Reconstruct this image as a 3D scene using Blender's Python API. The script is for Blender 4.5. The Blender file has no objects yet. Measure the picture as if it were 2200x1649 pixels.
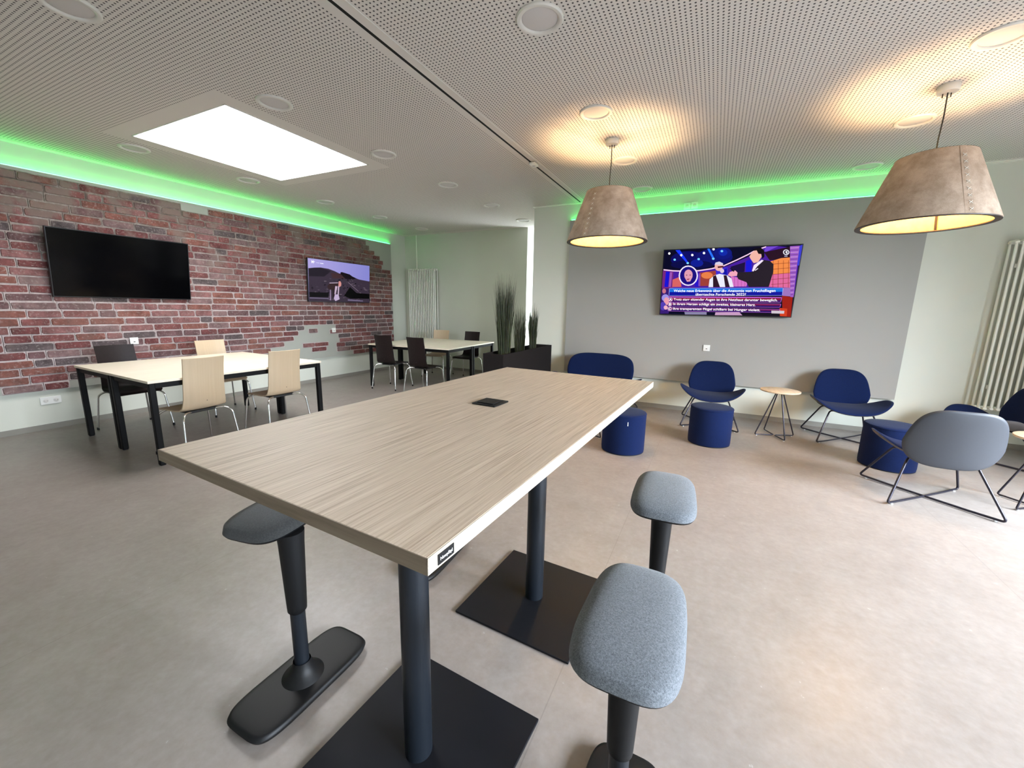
import bpy, math, random
from mathutils import Vector, Matrix
random.seed(7)
R_ = math.radians
C = bpy.context.scene.collection
sc = bpy.context.scene

# ------------------------------------------------------------------ camera
Mc = ((0.89611753, 0.44345229, 0.01798457), (-0.09824595, 0.15868982, 0.98242825), (0.43280609, -0.88213809, 0.18577212))
cam = bpy.data.cameras.new('camera')
cam.sensor_fit = 'HORIZONTAL'; cam.sensor_width = 36.0
cam.lens = 870.12 / 2200 * 36.0
cam.clip_start = 0.02; cam.clip_end = 100
co = bpy.data.objects.new('camera', cam); C.objects.link(co)
m = Matrix([[Mc[0][i], Mc[1][i], Mc[2][i], 0] for i in range(3)] + [[0, 0, 0, 1]])
m.translation = (0, 0, 1.45)
co.matrix_world = m
sc.camera = co

# ------------------------------------------------------------------ world, daylight, exposure
w = bpy.data.worlds.new('world'); sc.world = w; w.use_nodes = True
bg = w.node_tree.nodes['Background']
bg.inputs[0].default_value = (0.72, 0.86, 1.0, 1); bg.inputs[1].default_value = 1.0
vs = sc.view_settings
vs.view_transform = 'Standard'; vs.look = 'None'; vs.gamma = 1; vs.use_curve_mapping = False
vs.exposure = 1.15

def area(name, loc, rot, sx, sy, power, col):
    l = bpy.data.lights.new(name, 'AREA'); l.shape = 'RECTANGLE'; l.size = sx; l.size_y = sy
    l.energy = power; l.color = col
    o = bpy.data.objects.new(name, l); C.objects.link(o); o.location = loc; o.rotation_euler = rot
    return o
WIN = [(-0.7, 0.8), (1.0, 2.45), (2.65, 4.0)]      # daylight windows of the right wall (y ranges)
area('sky_daylight', (6.0, 1.2, 3.3), (0, R_(50), 0), 3.4, 5.2, 2800, (0.79, 0.885, 1.0))
area('corridor_daylight', (-2.30, 8.9, 1.4), (0, R_(90), 0), 2.3, 1.4, 110, (0.86, 0.94, 1.0))
PENDANTS = [(-1.03, 4.148), (1.30, 4.155)]
for x, y in PENDANTS:
    l = bpy.data.lights.new('bulb_light', 'POINT'); l.energy = 36; l.color = (1.0, 0.67, 0.34); l.shadow_soft_size = 0.055
    o = bpy.data.objects.new('bulb_light', l); C.objects.link(o); o.location = (x, y, 2.365)

# ------------------------------------------------------------------ materials
def nodes(name):
    mt = bpy.data.materials.new(name); mt.use_nodes = True
    nt = mt.node_tree; b = nt.nodes['Principled BSDF']
    return mt, nt, b
def N(nt, typ, **kw):
    n = nt.nodes.new(typ)
    for k, v in kw.items(): setattr(n, k, v)
    return n
def coords(nt, scale=(1, 1, 1), kind='Object', rot=(0, 0, 0)):
    t = N(nt, 'ShaderNodeTexCoord'); mp = N(nt, 'ShaderNodeMapping')
    mp.inputs['Scale'].default_value = scale; mp.inputs['Rotation'].default_value = rot
    nt.links.new(t.outputs[kind], mp.inputs['Vector']); return mp.outputs[0]
def noise(nt, vec, scale, detail=3, rough=.5):
    n = N(nt, 'ShaderNodeTexNoise'); n.inputs['Scale'].default_value = scale
    n.inputs['Detail'].default_value = detail; n.inputs['Roughness'].default_value = rough
    nt.links.new(vec, n.inputs['Vector']); return n.outputs['Fac']
def ramp(nt, fac, stops):
    r = N(nt, 'ShaderNodeValToRGB'); e = r.color_ramp.elements
    while len(e) < len(stops): e.new(0.5)
    for i, (p, c) in enumerate(stops):
        e[i].position = p; e[i].color = tuple(c) + (1,) if len(c) == 3 else c
    nt.links.new(fac, r.inputs[0]); return r.outputs[0]
def bump(nt, b, h, strength, dist=0.002):
    n = N(nt, 'ShaderNodeBump'); n.inputs['Strength'].default_value = strength; n.inputs['Distance'].default_value = dist
    nt.links.new(h, n.inputs['Height']); nt.links.new(n.outputs[0], b.inputs['Normal'])
def mat(name, col, rough=.5, metal=0, spec=.5, var=0, vscale=8, bmp=0, bscale=200, coat=0):
    mt, nt, b = nodes(name)
    b.inputs['Roughness'].default_value = rough; b.inputs['Metallic'].default_value = metal
    b.inputs['Specular IOR Level'].default_value = spec; b.inputs['Coat Weight'].default_value = coat
    b.inputs['Base Color'].default_value = tuple(col) + (1,)
    v = coords(nt)
    if var:
        f = noise(nt, v, vscale, 4)
        lo = tuple(max(0, c * (1 - var)) for c in col); hi = tuple(min(1, c * (1 + var)) for c in col)
        nt.links.new(ramp(nt, f, [(.3, lo), (.7, hi)]), b.inputs['Base Color'])
    if bmp: bump(nt, b, noise(nt, v, bscale, 2), bmp)
    return mt
def emit(name, col, s):
    mt, nt, b = nodes(name)
    b.inputs['Base Color'].default_value = (0, 0, 0, 1); b.inputs['Specular IOR Level'].default_value = .1
    b.inputs['Emission Color'].default_value = tuple(col) + (1,); b.inputs['Emission Strength'].default_value = s
    return mt
def math_(nt, op, a, b=None, c=None):
    n = N(nt, 'ShaderNodeMath', operation=op)
    for i, v in enumerate((a, b, c)):
        if v is None: continue
        if isinstance(v, (int, float)): n.inputs[i].default_value = v
        else: nt.links.new(v, n.inputs[i])
    return n.outputs[0]
def mixc(nt, fac, a, b):
    n = N(nt, 'ShaderNodeMix', data_type='RGBA')
    for s, v in ((n.inputs[0], fac), (n.inputs[6], a), (n.inputs[7], b)):
        if isinstance(v, (int, float)): s.default_value = v
        elif isinstance(v, tuple): s.default_value = tuple(v) + (1,)
        else: nt.links.new(v, s)
    return n.outputs[2]

M = {}
M['wall'] = mat('wall_paint', (.635, .65, .575), .85, spec=.2, var=.02, vscale=1.5, bmp=.15, bscale=350)
M['panel'] = mat('panel_felt', (.345, .340, .320), .95, spec=.1, var=.03, vscale=300, bmp=.2, bscale=500)
M['panelL'] = mat('panel_green_grey', (.36, .365, .325), .9, spec=.15, var=.03, vscale=3)
M['skirt'] = mat('skirting', (.24, .225, .195), .6)
M['white'] = mat('white_plastic', (.80, .80, .77), .35)
M['radiator'] = mat('radiator_enamel', (.84, .84, .76), .3)
M['ringw'] = mat('downlight_ring', (.70, .68, .64), .45)
M['diffuser'] = mat('downlight_diffuser', (.60, .58, .57), .6)
M['black'] = mat('black_plastic', (.006, .0062, .007), .5, spec=.28)
M['blackmetal'] = mat('black_powder_coat', (.008, .011, .016), .4, spec=.4, bmp=.15, bscale=900)
M['deskmetal'] = mat('desk_frame_black', (.0045, .0045, .005), .6, spec=.18)
M['plate'] = mat('steel_plate_dark', (.007, .0075, .010), .5, spec=.16, bmp=.1, bscale=900)
M['chrome'] = mat('chrome', (.82, .82, .82), .12, metal=1)
M['rod'] = mat('dark_rod', (.035, .032, .045), .3, metal=.6)
M['glide'] = mat('clear_glide', (.75, .78, .80), .2, spec=.6)
M['dark_line'] = mat('joint_black', (.004, .004, .004), .9)
M['wenge'] = mat('wenge_veneer', (.013, .0075, .0075), .5, spec=.25, var=.15, vscale=30)
M['planter'] = mat('planter_woven', (.011, .009, .009), .85, spec=.15, var=.2, vscale=160, bmp=.5, bscale=300)
M['soil'] = mat('soil', (.02, .016, .012), .95, var=.3, vscale=60)
M['shell'] = mat('chair_back_shell', (.040, .045, .056), .5, var=.04, vscale=200, bmp=.1, bscale=900)
M['shell2'] = mat('chair_seat_shell', (.085, .075, .072), .5)
M['cord'] = mat('pendant_cord', (.02, .02, .025), .6)
M['rim'] = mat('shade_ring', (.045, .028, .022), .5)
M['tvblack'] = mat('tv_glass_black', (.0012, .0012, .0016), .12, spec=.22)
M['tvframe'] = mat('tv_frame', (.008, .008, .010), .35)
M['stitch'] = mat('stitch_thread', (.80, .76, .68), .8)
M['mount'] = mat('seat_mount', (.01, .01, .01), .6)

def fabric(name, c1, c2, scale=600, bstr=.6):
    mt, nt, b = nodes(name); v = coords(nt)
    f = noise(nt, v, scale, 2, .7); g = noise(nt, v, scale * .35, 2, .6)
    s = math_(nt, 'ADD', math_(nt, 'MULTIPLY', f, .6), math_(nt, 'MULTIPLY', g, .4))
    nt.links.new(ramp(nt, s, [(.36, c1), (.64, c2)]), b.inputs['Base Color'])
    b.inputs['Roughness'].default_value = .95; b.inputs['Specular IOR Level'].default_value = .12
    b.inputs['Sheen Weight'].default_value = .25
    bump(nt, b, s, bstr, .0015); return mt
M['bluefab'] = fabric('navy_fabric', (.0022, .0065, .034), (.0045, .0135, .064), 500, .4)
M['bluefab'].node_tree.nodes['Principled BSDF'].inputs['Sheen Weight'].default_value = .04
M['greyfab'] = fabric('grey_melange_fabric', (.070, .080, .092), (.225, .245, .27), 650, 1.0)
M['greydark'] = fabric('dark_grey_fabric', (.022, .023, .023), (.05, .051, .05), 500, .6)

def wood(name, c1, c2, c3, sx, sy, bstr=.3, rough=.5, sz=None, bs=(6, .55, 6)):
    mt, nt, b = nodes(name)
    v = coords(nt, (sx, sy, sz or sx))
    big = noise(nt, coords(nt, bs), 1.0, 2, .5)
    vv = N(nt, 'ShaderNodeVectorMath', operation='ADD'); nt.links.new(v, vv.inputs[0])
    cmb = N(nt, 'ShaderNodeCombineXYZ'); nt.links.new(math_(nt, 'MULTIPLY', big, 9.0), cmb.inputs[0])
    nt.links.new(cmb.outputs[0], vv.inputs[1])
    f = noise(nt, vv.outputs[0], 1.0, 5, .68)
    col = ramp(nt, f, [(.33, c1), (.5, c2), (.66, c3)])
    col = mixc(nt, math_(nt, 'MULTIPLY', big, .35), col, c2)
    nt.links.new(col, b.inputs['Base Color'])
    b.inputs['Roughness'].default_value = rough; b.inputs['Specular IOR Level'].default_value = .35
    bump(nt, b, f, bstr, .0012); return mt
M['oak'] = wood('oak_laminate', (.35, .255, .18), (.575, .455, .345), (.70, .58, .46), 210, 3.2, .4)
M['oakend_shaded'] = wood('oak_end_band_shaded', (.17, .13, .09), (.22, .17, .125), (.26, .21, .155), 2.2, 60, .2, .5, 60, (.5, 6, 6))  # same oak darkened: shade of the unlit table ends put into the colour
M['oakedge'] = wood('oak_edge_band', (.42, .36, .27), (.52, .46, .36), (.60, .54, .44), 60, 3, .1)
M['maple'] = wood('maple_laminate', (.76, .66, .53), (.80, .71, .58), (.84, .75, .63), 26, 2, .05, .38)
M['mapleedge'] = mat('maple_edge', (.42, .31, .20), .5)
M['chairwood'] = wood('beech_veneer', (.50, .385, .255), (.52, .40, .27), (.54, .42, .285), 60, 1.5, .03, .42, 1.5, (5, .4, .4))
M['blonde'] = wood('birch_top', (.56, .42, .29), (.62, .48, .34), (.66, .53, .38), 40, 2, .05)

def floor_mat():
    mt, nt, b = nodes('linoleum_floor')
    v = coords(nt)
    a = noise(nt, v, 3.0, 5, .6); f = noise(nt, v, 28, 4, .65); g = noise(nt, v, 9, 3, .7)
    s = math_(nt, 'ADD', math_(nt, 'MULTIPLY', a, .35), math_(nt, 'ADD', math_(nt, 'MULTIPLY', f, .35), math_(nt, 'MULTIPLY', g, .3)))
    col = ramp(nt, s, [(.38, (.226, .194, .172)), (.5, (.258, .224, .201)), (.62, (.292, .257, .233))])
    fl = N(nt, 'ShaderNodeTexVoronoi'); fl.inputs['Scale'].default_value = 14; nt.links.new(v, fl.inputs['Vector'])
    spot = math_(nt, 'MULTIPLY', math_(nt, 'LESS_THAN', fl.outputs['Distance'], .10), math_(nt, 'GREATER_THAN', f, .60))
    col = mixc(nt, math_(nt, 'MULTIPLY', spot, .45), col, (.44, .42, .40))
    sep = N(nt, 'ShaderNodeSeparateXYZ'); nt.links.new(v, sep.inputs[0])
    x = math_(nt, 'ADD', sep.outputs[0], .42 + 20)                       # sheet joints every two metres
    d = math_(nt, 'ABSOLUTE', math_(nt, 'SUBTRACT', math_(nt, 'FRACT', math_(nt, 'ADD', math_(nt, 'DIVIDE', x, 2.0), .5)), .5))
    ln = math_(nt, 'LESS_THAN', d, .0011)
    col = mixc(nt, math_(nt, 'MULTIPLY', ln, .35), col, (.14, .12, .11))
    nt.links.new(col, b.inputs['Base Color'])
    b.inputs['Roughness'].default_value = .36; b.inputs['Specular IOR Level'].default_value = .42
    bump(nt, b, f, .06, .001)
    return mt
M['floor'] = floor_mat()

HX0, HX1, HY0, HY1 = -5.25, -3.716, 2.21, 3.75     # ceiling light opening
def ceil_mat(name, rects_no, lims):
    mt, nt, b = nodes(name)
    v = coords(nt)
    sep = N(nt, 'ShaderNodeSeparateXYZ'); nt.links.new(v, sep.inputs[0]); X, Y = sep.outputs[0], sep.outputs[1]
    p = .0263
    fx = math_(nt, 'SUBTRACT', math_(nt, 'FRACT', math_(nt, 'DIVIDE', math_(nt, 'ADD', X, 26.3), p)), .5)
    fy = math_(nt, 'SUBTRACT', math_(nt, 'FRACT', math_(nt, 'DIVIDE', math_(nt, 'ADD', Y, 26.3), p)), .5)
    d = math_(nt, 'SQRT', math_(nt, 'ADD', math_(nt, 'MULTIPLY', fx, fx), math_(nt, 'MULTIPLY', fy, fy)))
    hole = math_(nt, 'LESS_THAN', d, .215)
    def inside(x0, x1, y0, y1):
        a = math_(nt, 'MULTIPLY', math_(nt, 'GREATER_THAN', X, x0), math_(nt, 'LESS_THAN', X, x1))
        c = math_(nt, 'MULTIPLY', math_(nt, 'GREATER_THAN', Y, y0), math_(nt, 'LESS_THAN', Y, y1))
        return math_(nt, 'MULTIPLY', a, c)
    hole = math_(nt, 'MULTIPLY', hole, inside(*lims))
    for r in rects_no: hole = math_(nt, 'MULTIPLY', hole, math_(nt, 'SUBTRACT', 1.0, inside(*r)))
    col = mixc(nt, hole, (.69, .655, .62), (.085, .08, .08))
    nt.links.new(col, b.inputs['Base Color'])
    b.inputs['Roughness'].default_value = .9; b.inputs['Specular IOR Level'].default_value = .1
    return mt
M['ceilL'] = ceil_mat('perforated_plasterboard_a', [(HX0 - .16, HX1 + .16, HY0 - .16, HY1 + .16)], (-6.53, -2.05, -2.3, 7.6))
M['ceilR'] = ceil_mat('perforated_plasterboard_b', [], (-1.90, 3.6, -2.3, 6.20))
M['ceilplain'] = mat('ceiling_paint', (.69, .655, .62), .9, spec=.1)

def felt_mat():
    mt, nt, b = nodes('lamp_felt')
    v = coords(nt)
    f = noise(nt, v, 11, 6, .68); g = noise(nt, v, 260, 2, .6)
    s = math_(nt, 'ADD', math_(nt, 'MULTIPLY', f, .7), math_(nt, 'MULTIPLY', g, .3))
    nt.links.new(ramp(nt, s, [(.36, (.33, .245, .18)), (.64, (.54, .425, .335))]), b.inputs['Base Color'])
    b.inputs['Roughness'].default_value = .95; b.inputs['Specular IOR Level'].default_value = .1
    b.inputs['Transmission Weight'].default_value = 0
    tr = N(nt, 'ShaderNodeBsdfTranslucent'); tr.inputs[0].default_value = (.75, .38, .17, 1)
    mx = N(nt, 'ShaderNodeMixShader'); mx.inputs[0].default_value = .05
    out = nt.nodes['Material Output']
    nt.links.new(b.outputs[0], mx.inputs[1]); nt.links.new(tr.outputs[0], mx.inputs[2]); nt.links.new(mx.outputs[0], out.inputs[0])
    bump(nt, b, g, .4, .001)
    return mt
M['felt'] = felt_mat()
M['liner'] = mat('lamp_liner', (.80, .60, .24), .9, spec=.1, var=.10, vscale=22)

def glass_mat():
    mt, nt, b = nodes('window_glass'); out = nt.nodes['Material Output']
    t = N(nt, 'ShaderNodeBsdfTransparent'); g = N(nt, 'ShaderNodeBsdfGlossy'); g.inputs['Roughness'].default_value = .02
    mx = N(nt, 'ShaderNodeMixShader'); mx.inputs[0].default_value = .06
    nt.links.new(t.outputs[0], mx.inputs[1]); nt.links.new(g.outputs[0], mx.inputs[2]); nt.links.new(mx.outputs[0], out.inputs[0])
    return mt
M['glass'] = glass_mat()
M['led'] = emit('green_led_diffuser', (.03, 1.0, .125), 18)
M['skylight'] = emit('ceiling_light_diffuser', (1.0, .985, 1.0), 7.2)
M['bulb'] = emit('warm_bulb', (1.0, .72, .35), 12)

def brick_mat(name, c, mort=.42):
    mt, nt, b = nodes(name)
    v = coords(nt, kind='Generated') if False else None
    g = N(nt, 'ShaderNodeNewGeometry'); v = g.outputs['Position']
    f = noise(nt, v, 9, 5, .68); h = noise(nt, v, 45, 4, .7); big = noise(nt, v, 3.1, 3, .55)
    c = (c[0] * .80, c[1] * .73, c[2] * .78); lo = tuple(x * .62 for x in c); hi = tuple(min(1, x * 1.35) for x in c)
    col = ramp(nt, f, [(.34, lo), (.52, c), (.68, hi)])
    col = mixc(nt, math_(nt, 'MULTIPLY', ramp(nt, h, [(.54, (0, 0, 0)), (.70, (1, 1, 1))]), mort), col, (.46, .41, .38))
    # lime smear of old wall, stronger in the upper courses
    sep = N(nt, 'ShaderNodeSeparateXYZ'); nt.links.new(v, sep.inputs[0])
    up = N(nt, 'ShaderNodeMapRange'); nt.links.new(sep.outputs[2], up.inputs[0])
    up.inputs[1].default_value = 1.2; up.inputs[2].default_value = 2.5; up.inputs[3].default_value = .18; up.inputs[4].default_value = .85
    sm = math_(nt, 'MULTIPLY', ramp(nt, big, [(.50, (0, 0, 0)), (.60, (1, 1, 1))]), up.outputs[0])
    col = mixc(nt, sm, col, (.19, .145, .125))
    nt.links.new(col, b.inputs['Base Color'])
    b.inputs['Roughness'].default_value = .85; b.inputs['Specular IOR Level'].default_value = .25
    bump(nt, b, h, .5, .003)
    return mt
BR = [brick_mat('brick_%s' % n, c) for n, c in (
    ('red', (.215, .085, .075)), ('deep_red', (.17, .060, .055)), ('rose', (.25, .125, .112)), ('plum', (.165, .098, .094)),
    ('rust', (.24, .105, .078)), ('slate', (.115, .095, .09)), ('pink_grey', (.23, .155, .142)))]
BRW = [5, 4, 5, 4, 4, 2, 3]
def mortar_mat():
    mt, nt, b = nodes('lime_mortar'); g = N(nt, 'ShaderNodeNewGeometry'); v = g.outputs['Position']
    f = noise(nt, v, 14, 5, .7); big = noise(nt, v, 2.6, 3, .55)
    sep = N(nt, 'ShaderNodeSeparateXYZ'); nt.links.new(v, sep.inputs[0])
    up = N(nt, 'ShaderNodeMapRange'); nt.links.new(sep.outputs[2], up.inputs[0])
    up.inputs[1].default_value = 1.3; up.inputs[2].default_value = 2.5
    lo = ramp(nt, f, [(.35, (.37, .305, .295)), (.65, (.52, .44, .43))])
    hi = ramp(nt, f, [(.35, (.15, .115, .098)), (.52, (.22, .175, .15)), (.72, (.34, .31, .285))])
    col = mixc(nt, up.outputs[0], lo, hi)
    nt.links.new(col, b.inputs['Base Color']); b.inputs['Roughness'].default_value = .92
    bump(nt, b, f, .6, .004); return mt
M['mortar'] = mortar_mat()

# ------------------------------------------------------------------ mesh helpers
class MB:
    def __init__(s): s.v = []; s.f = []; s.mi = []; s.cur = 0
    def add(s, vs_, fs, T=None):
        o = len(s.v)
        for p in vs_:
            p = Vector(p)
            s.v.append(tuple(T @ p) if T is not None else tuple(p))
        for f in fs: s.f.append(tuple(i + o for i in f)); s.mi.append(s.cur)
        return s
    def box(s, x0, x1, y0, y1, z0, z1, T=None):
        v = [(x, y, z) for z in (z0, z1) for y in (y0, y1) for x in (x0, x1)]
        f = [(0, 2, 3, 1), (4, 5, 7, 6), (0, 1, 5, 4), (2, 6, 7, 3), (0, 4, 6, 2), (1, 3, 7, 5)]
        return s.add(v, f, T)
    def lathe(s, prof, n=32, c=(0, 0), T=None, caps=True):
        v = []; f = []; k = len(prof)
        for i in range(n):
            a = 2 * math.pi * i / n
            for r, z in prof: v.append((c[0] + r * math.cos(a), c[1] + r * math.sin(a), z))
        for i in range(n):
            j = (i + 1) % n
            for q in range(k - 1): f.append((i * k + q, j * k + q, j * k + q + 1, i * k + q + 1))
        if caps:
            if prof[0][0] > 1e-5: f.append(tuple(i * k for i in reversed(range(n))))
            if prof[-1][0] > 1e-5: f.append(tuple(i * k + k - 1 for i in range(n)))
        return s.add(v, f, T)
    def tube(s, pts, r, n=10, fillet=0.0, T=None, closed=False):
        P = [Vector(p) for p in pts]
        if fillet > 0 and len(P) > 2:
            Q = [P[0]]
            for i in range(1, len(P) - 1):
                a, b, c = P[i - 1], P[i], P[i + 1]
                d1 = (a - b); d2 = (c - b); q = min(fillet, d1.length * .45, d2.length * .45)
                s1 = b + d1.normalized() * q; s2 = b + d2.normalized() * q
                for t in (0, .25, .5, .75, 1): Q.append(s1.lerp(b, t).lerp(b.lerp(s2, t), t))
            Q.append(P[-1]); P = Q
        rs = r if isinstance(r, (list, tuple)) else [r] * len(P)
        if len(rs) != len(P): rs = [rs[0] + (rs[-1] - rs[0]) * i / (len(P) - 1) for i in range(len(P))]
        v = []; f = []
        t = (P[1] - P[0]).normalized(); up = Vector((0, 0, 1)) if abs(t.z) < .9 else Vector((1, 0, 0))
        nx = t.cross(up).normalized()
        for i, p in enumerate(P):
            if i == 0: t = (P[1] - P[0])
            elif i == len(P) - 1: t = P[-1] - P[-2]
            else: t = P[i + 1] - P[i - 1]
            t.normalize(); nx = (nx - t * nx.dot(t)).normalized(); ny = t.cross(nx)
            for k in range(n):
                a = 2 * math.pi * k / n
                v.append(p + (nx * math.cos(a) + ny * math.sin(a)) * rs[i])
        for i in range(len(P) - 1):
            for k in range(n):
                j = (k + 1) % n
                f.append((i * n + k, i * n + j, (i + 1) * n + j, (i + 1) * n + k))
        f.append(tuple(reversed(range(n)))); f.append(tuple((len(P) - 1) * n + k for k in range(n)))
        return s.add(v, f, T)
    def build(s, name, mt, parent=None, smooth=40, bevel=0, seg=2, loc=None):
        me = bpy.data.meshes.new(name); me.from_pydata(s.v, [], s.f)
        mts = mt if isinstance(mt, (list, tuple)) else [mt]
        for q in mts: me.materials.append(q)
        if len(mts) > 1:
            for p, i in zip(me.polygons, s.mi): p.material_index = i
        if smooth:
            for p in me.polygons: p.use_smooth = True
            me.set_sharp_from_angle(angle=R_(smooth))
        me.update()
        o = bpy.data.objects.new(name, me); C.objects.link(o)
        if parent is not None: o.parent = parent
        if loc: o.location = loc
        if bevel:
            b = o.modifiers.new('bevel', 'BEVEL'); b.width = bevel; b.segments = seg; b.limit_method = 'ANGLE'; b.angle_limit = R_(40)
        return o
def box(name, mt, x0, x1, y0, y1, z0, z1, parent=None, bevel=0, seg=2, smooth=40):
    return MB().box(x0, x1, y0, y1, z0, z1).build(name, mt, parent, smooth, bevel, seg)
def tag(o, label=None, cat=None, group=None, kind=None):
    if label: o['label'] = label
    if cat: o['category'] = cat
    if group: o['group'] = group
    if kind: o['kind'] = kind
    return o
def thing(name, label, cat, loc=(0, 0, 0), rz=0, group=None):
    o = bpy.data.objects.new(name, None); C.objects.link(o); o.empty_display_size = .1
    o.location = loc; o.rotation_euler = (0, 0, rz)
    return tag(o, label, cat, group)
def struct(o): o['kind'] = 'structure'; return o
CH = {}
def kids(o): return [c for c in bpy.data.objects if c.parent == o]
def dup(root, loc, rz, label, group=None):
    def cp(o, par):
        c = o.copy(); C.objects.link(c); c.parent = par
        for k in kids(o): cp(k, c)
        return c
    r = cp(root, None); r.location = loc; r.rotation_euler = (0, 0, rz); r['label'] = label
    if group: r['group'] = group
    return r
def superell(a, hx, hy, n):
    c, s_ = math.cos(a), math.sin(a)
    return (hx * math.copysign(abs(c) ** (2 / n), c), hy * math.copysign(abs(s_) ** (2 / n), s_))
def pillow(hx, hy, n=3.2, top=.03, bot=.012, bend=lambda x, y: 0, taper=lambda u: 1, N_=56, pt=2.4, pb=3.5, cap='both', warp=None):
    "cushion: two domes over a rounded outline; returns (mb_top, mb_bottom)"
    rings = [0.0, .25, .5, .7, .84, .93, .975, 1.0]
    def dome(t, p, sgn):
        mb = MB(); v = [(0, 0, sgn * t)]; f = []
        for r in rings[1:]:
            z = sgn * t * max(0, 1 - r ** p) ** (1 / p)
            for i in range(N_):
                x, y = superell(2 * math.pi * i / N_, hx, hy, n); x *= r; y *= r
                v.append((x * taper(y / hy), y, z))
        out = []
        for x, y, z in v:
            if warp: x, y = warp(x, y)
            out.append((x, y, z + bend(x, y)))
        for i in range(N_):
            j = (i + 1) % N_
            f.append((0, 1 + i, 1 + j) if sgn > 0 else (0, 1 + j, 1 + i))
            for k in range(len(rings) - 2):
                a, b, c, d = 1 + k * N_ + i, 1 + (k + 1) * N_ + i, 1 + (k + 1) * N_ + j, 1 + k * N_ + j
                f.append((a, b, c, d) if sgn > 0 else (a, d, c, b))
        mb.add(out, f); return mb
    return dome(top, pt, 1), dome(bot, pb, -1)
def xf(mb, T):
    mb.v = [tuple(T @ Vector(p)) for p in mb.v]; return mb

# ------------------------------------------------------------------ room shell
XL, YT, ZC = -6.65, 6.33, 3.02
XR, YB, YA, XC, YE = 3.75, -2.5, 7.74, -3.51, 9.9
XP = -2.76
struct(box('floor', M['floor'], XL - .2, XR + .2, YB - .2, YE + .2, -.08, 0, smooth=0))
mb = MB()
for r in ((XL, HX0, YB, YE), (HX1, -1.993, YB, YE), (HX0, HX1, YB, HY0), (HX0, HX1, HY1, YE)):
    mb.box(r[0], r[1], r[2], r[3], ZC, ZC + .05)
struct(mb.build('ceiling', M['ceilL'], smooth=0))
struct(box('ceiling', M['ceilR'], -1.969, XR, YB, YE, ZC, ZC + .05, smooth=0))
struct(box('trim_1', M['dark_line'], -1.993, -1.969, YB, YE, ZC + .001, ZC + .049))                  # dark joint between the ceiling fields
struct(box('trim_2', M['white'], -1.905, -1.901, YB, YT, ZC - .003, ZC + .002))                     # fine lip beside the joint
struct(box('trim_3', M['radiator'], XL, XL + .06, YB, 7.42, ZC - .006, ZC + .001))
struct(box('trim_4', M['radiator'], XP, XR, YT - .07, YT, ZC - .006, ZC + .001))
struct(box('ceiling_slab', M['dark_line'], XL - .2, XR + .2, YB - .2, YE + .2, ZC + .16, ZC + .22, smooth=0))
struct(box('wall_left', M['wall'], XL - .2, XL, YB - .2, YA + .01, 0, ZC + .16, smooth=0))
struct(box('wall_back', M['wall'], XL - .2, XC, YA, YE, 0, ZC + .16, smooth=0))
struct(box('wall_end', M['wall'], XC, XP + .3, YE, YE + .2, 0, ZC + .16, smooth=0))
struct(box('wall_front', M['wall'], XP, XR + .2, YT, YT + .25, 0, ZC + .16, smooth=0))
mb = MB().box(XP, XP + .25, YT + .25, 8.1, 0, ZC + .16).box(XP, XP + .25, 9.7, YE, 0, ZC + .16).box(XP, XP + .25, 8.1, 9.7, 2.6, ZC + .16).box(XP, XP + .25, 8.1, 9.7, 0, .15)
struct(mb.build('wall_corridor', M['wall'], smooth=0))
mb = MB(); ys = [YB - .2]
for a, b in WIN: ys += [a, b]
ys.append(YT)
for i in range(0, len(ys), 2): mb.box(XR, XR + .2, ys[i], ys[i + 1], 0, ZC + .16)
for a, b in WIN: mb.box(XR, XR + .2, a, b, 2.42, ZC + .16).box(XR, XR + .2, a, b, 0, .08)
struct(mb.build('wall_right', M['wall'], smooth=0))
struct(box('wall_rear', M['wall'], XL, XR, YB - .2, YB, 0, ZC + .16, smooth=0))
def window(i, T, wd, z0, z1, mull):
    mb = MB(); t = .05
    mb.box(-wd / 2, wd / 2, -.03, .03, z0, z0 + t, T).box(-wd / 2, wd / 2, -.03, .03, z1 - t, z1, T)
    for k in range(mull + 1):
        x = -wd / 2 + t / 2 + (wd - t) * k / mull
        mb.box(x - t / 2, x + t / 2, -.03, .03, z0 + t, z1 - t, T)
    o = struct(mb.build('window_%d' % i, M['white'], smooth=0))
    for k in range(mull):
        x0 = -wd / 2 + t + (wd - t) * k / mull; x1 = -wd / 2 + (wd - t) * (k + 1) / mull
        MB().box(x0, x1, -.004, .004, z0 + t, z1 - t, T).build('pane', M['glass'], o, smooth=0)
for i, (a, b) in enumerate(WIN):
    window(i + 1, Matrix.Translation((XR + .12, (a + b) / 2, 0)) @ Matrix.Rotation(R_(90), 4, 'Z'), b - a, .08, 2.42, 2)
window(4, Matrix.Translation((XP + .13, 8.9, 0)) @ Matrix.Rotation(R_(90), 4, 'Z'), 1.6, .15, 2.6, 2)
for nm, r in (('baseboard_left', (XL, XL + .012, YB, YA)), ('baseboard_back', (XL, XC, YA - .012, YA)), ('baseboard_front', (XP, XR, YT - .012, YT)),
              ('baseboard_corridor', (XC, XC + .012, YA, YE)), ('baseboard_right', (XR - .012, XR, 4.0, YT)), ('baseboard_rear', (XL, XR, YB, YB + .012))):
    struct(box(nm, M['skirt'], r[0], r[1], r[2], r[3], 0, .06))

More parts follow.
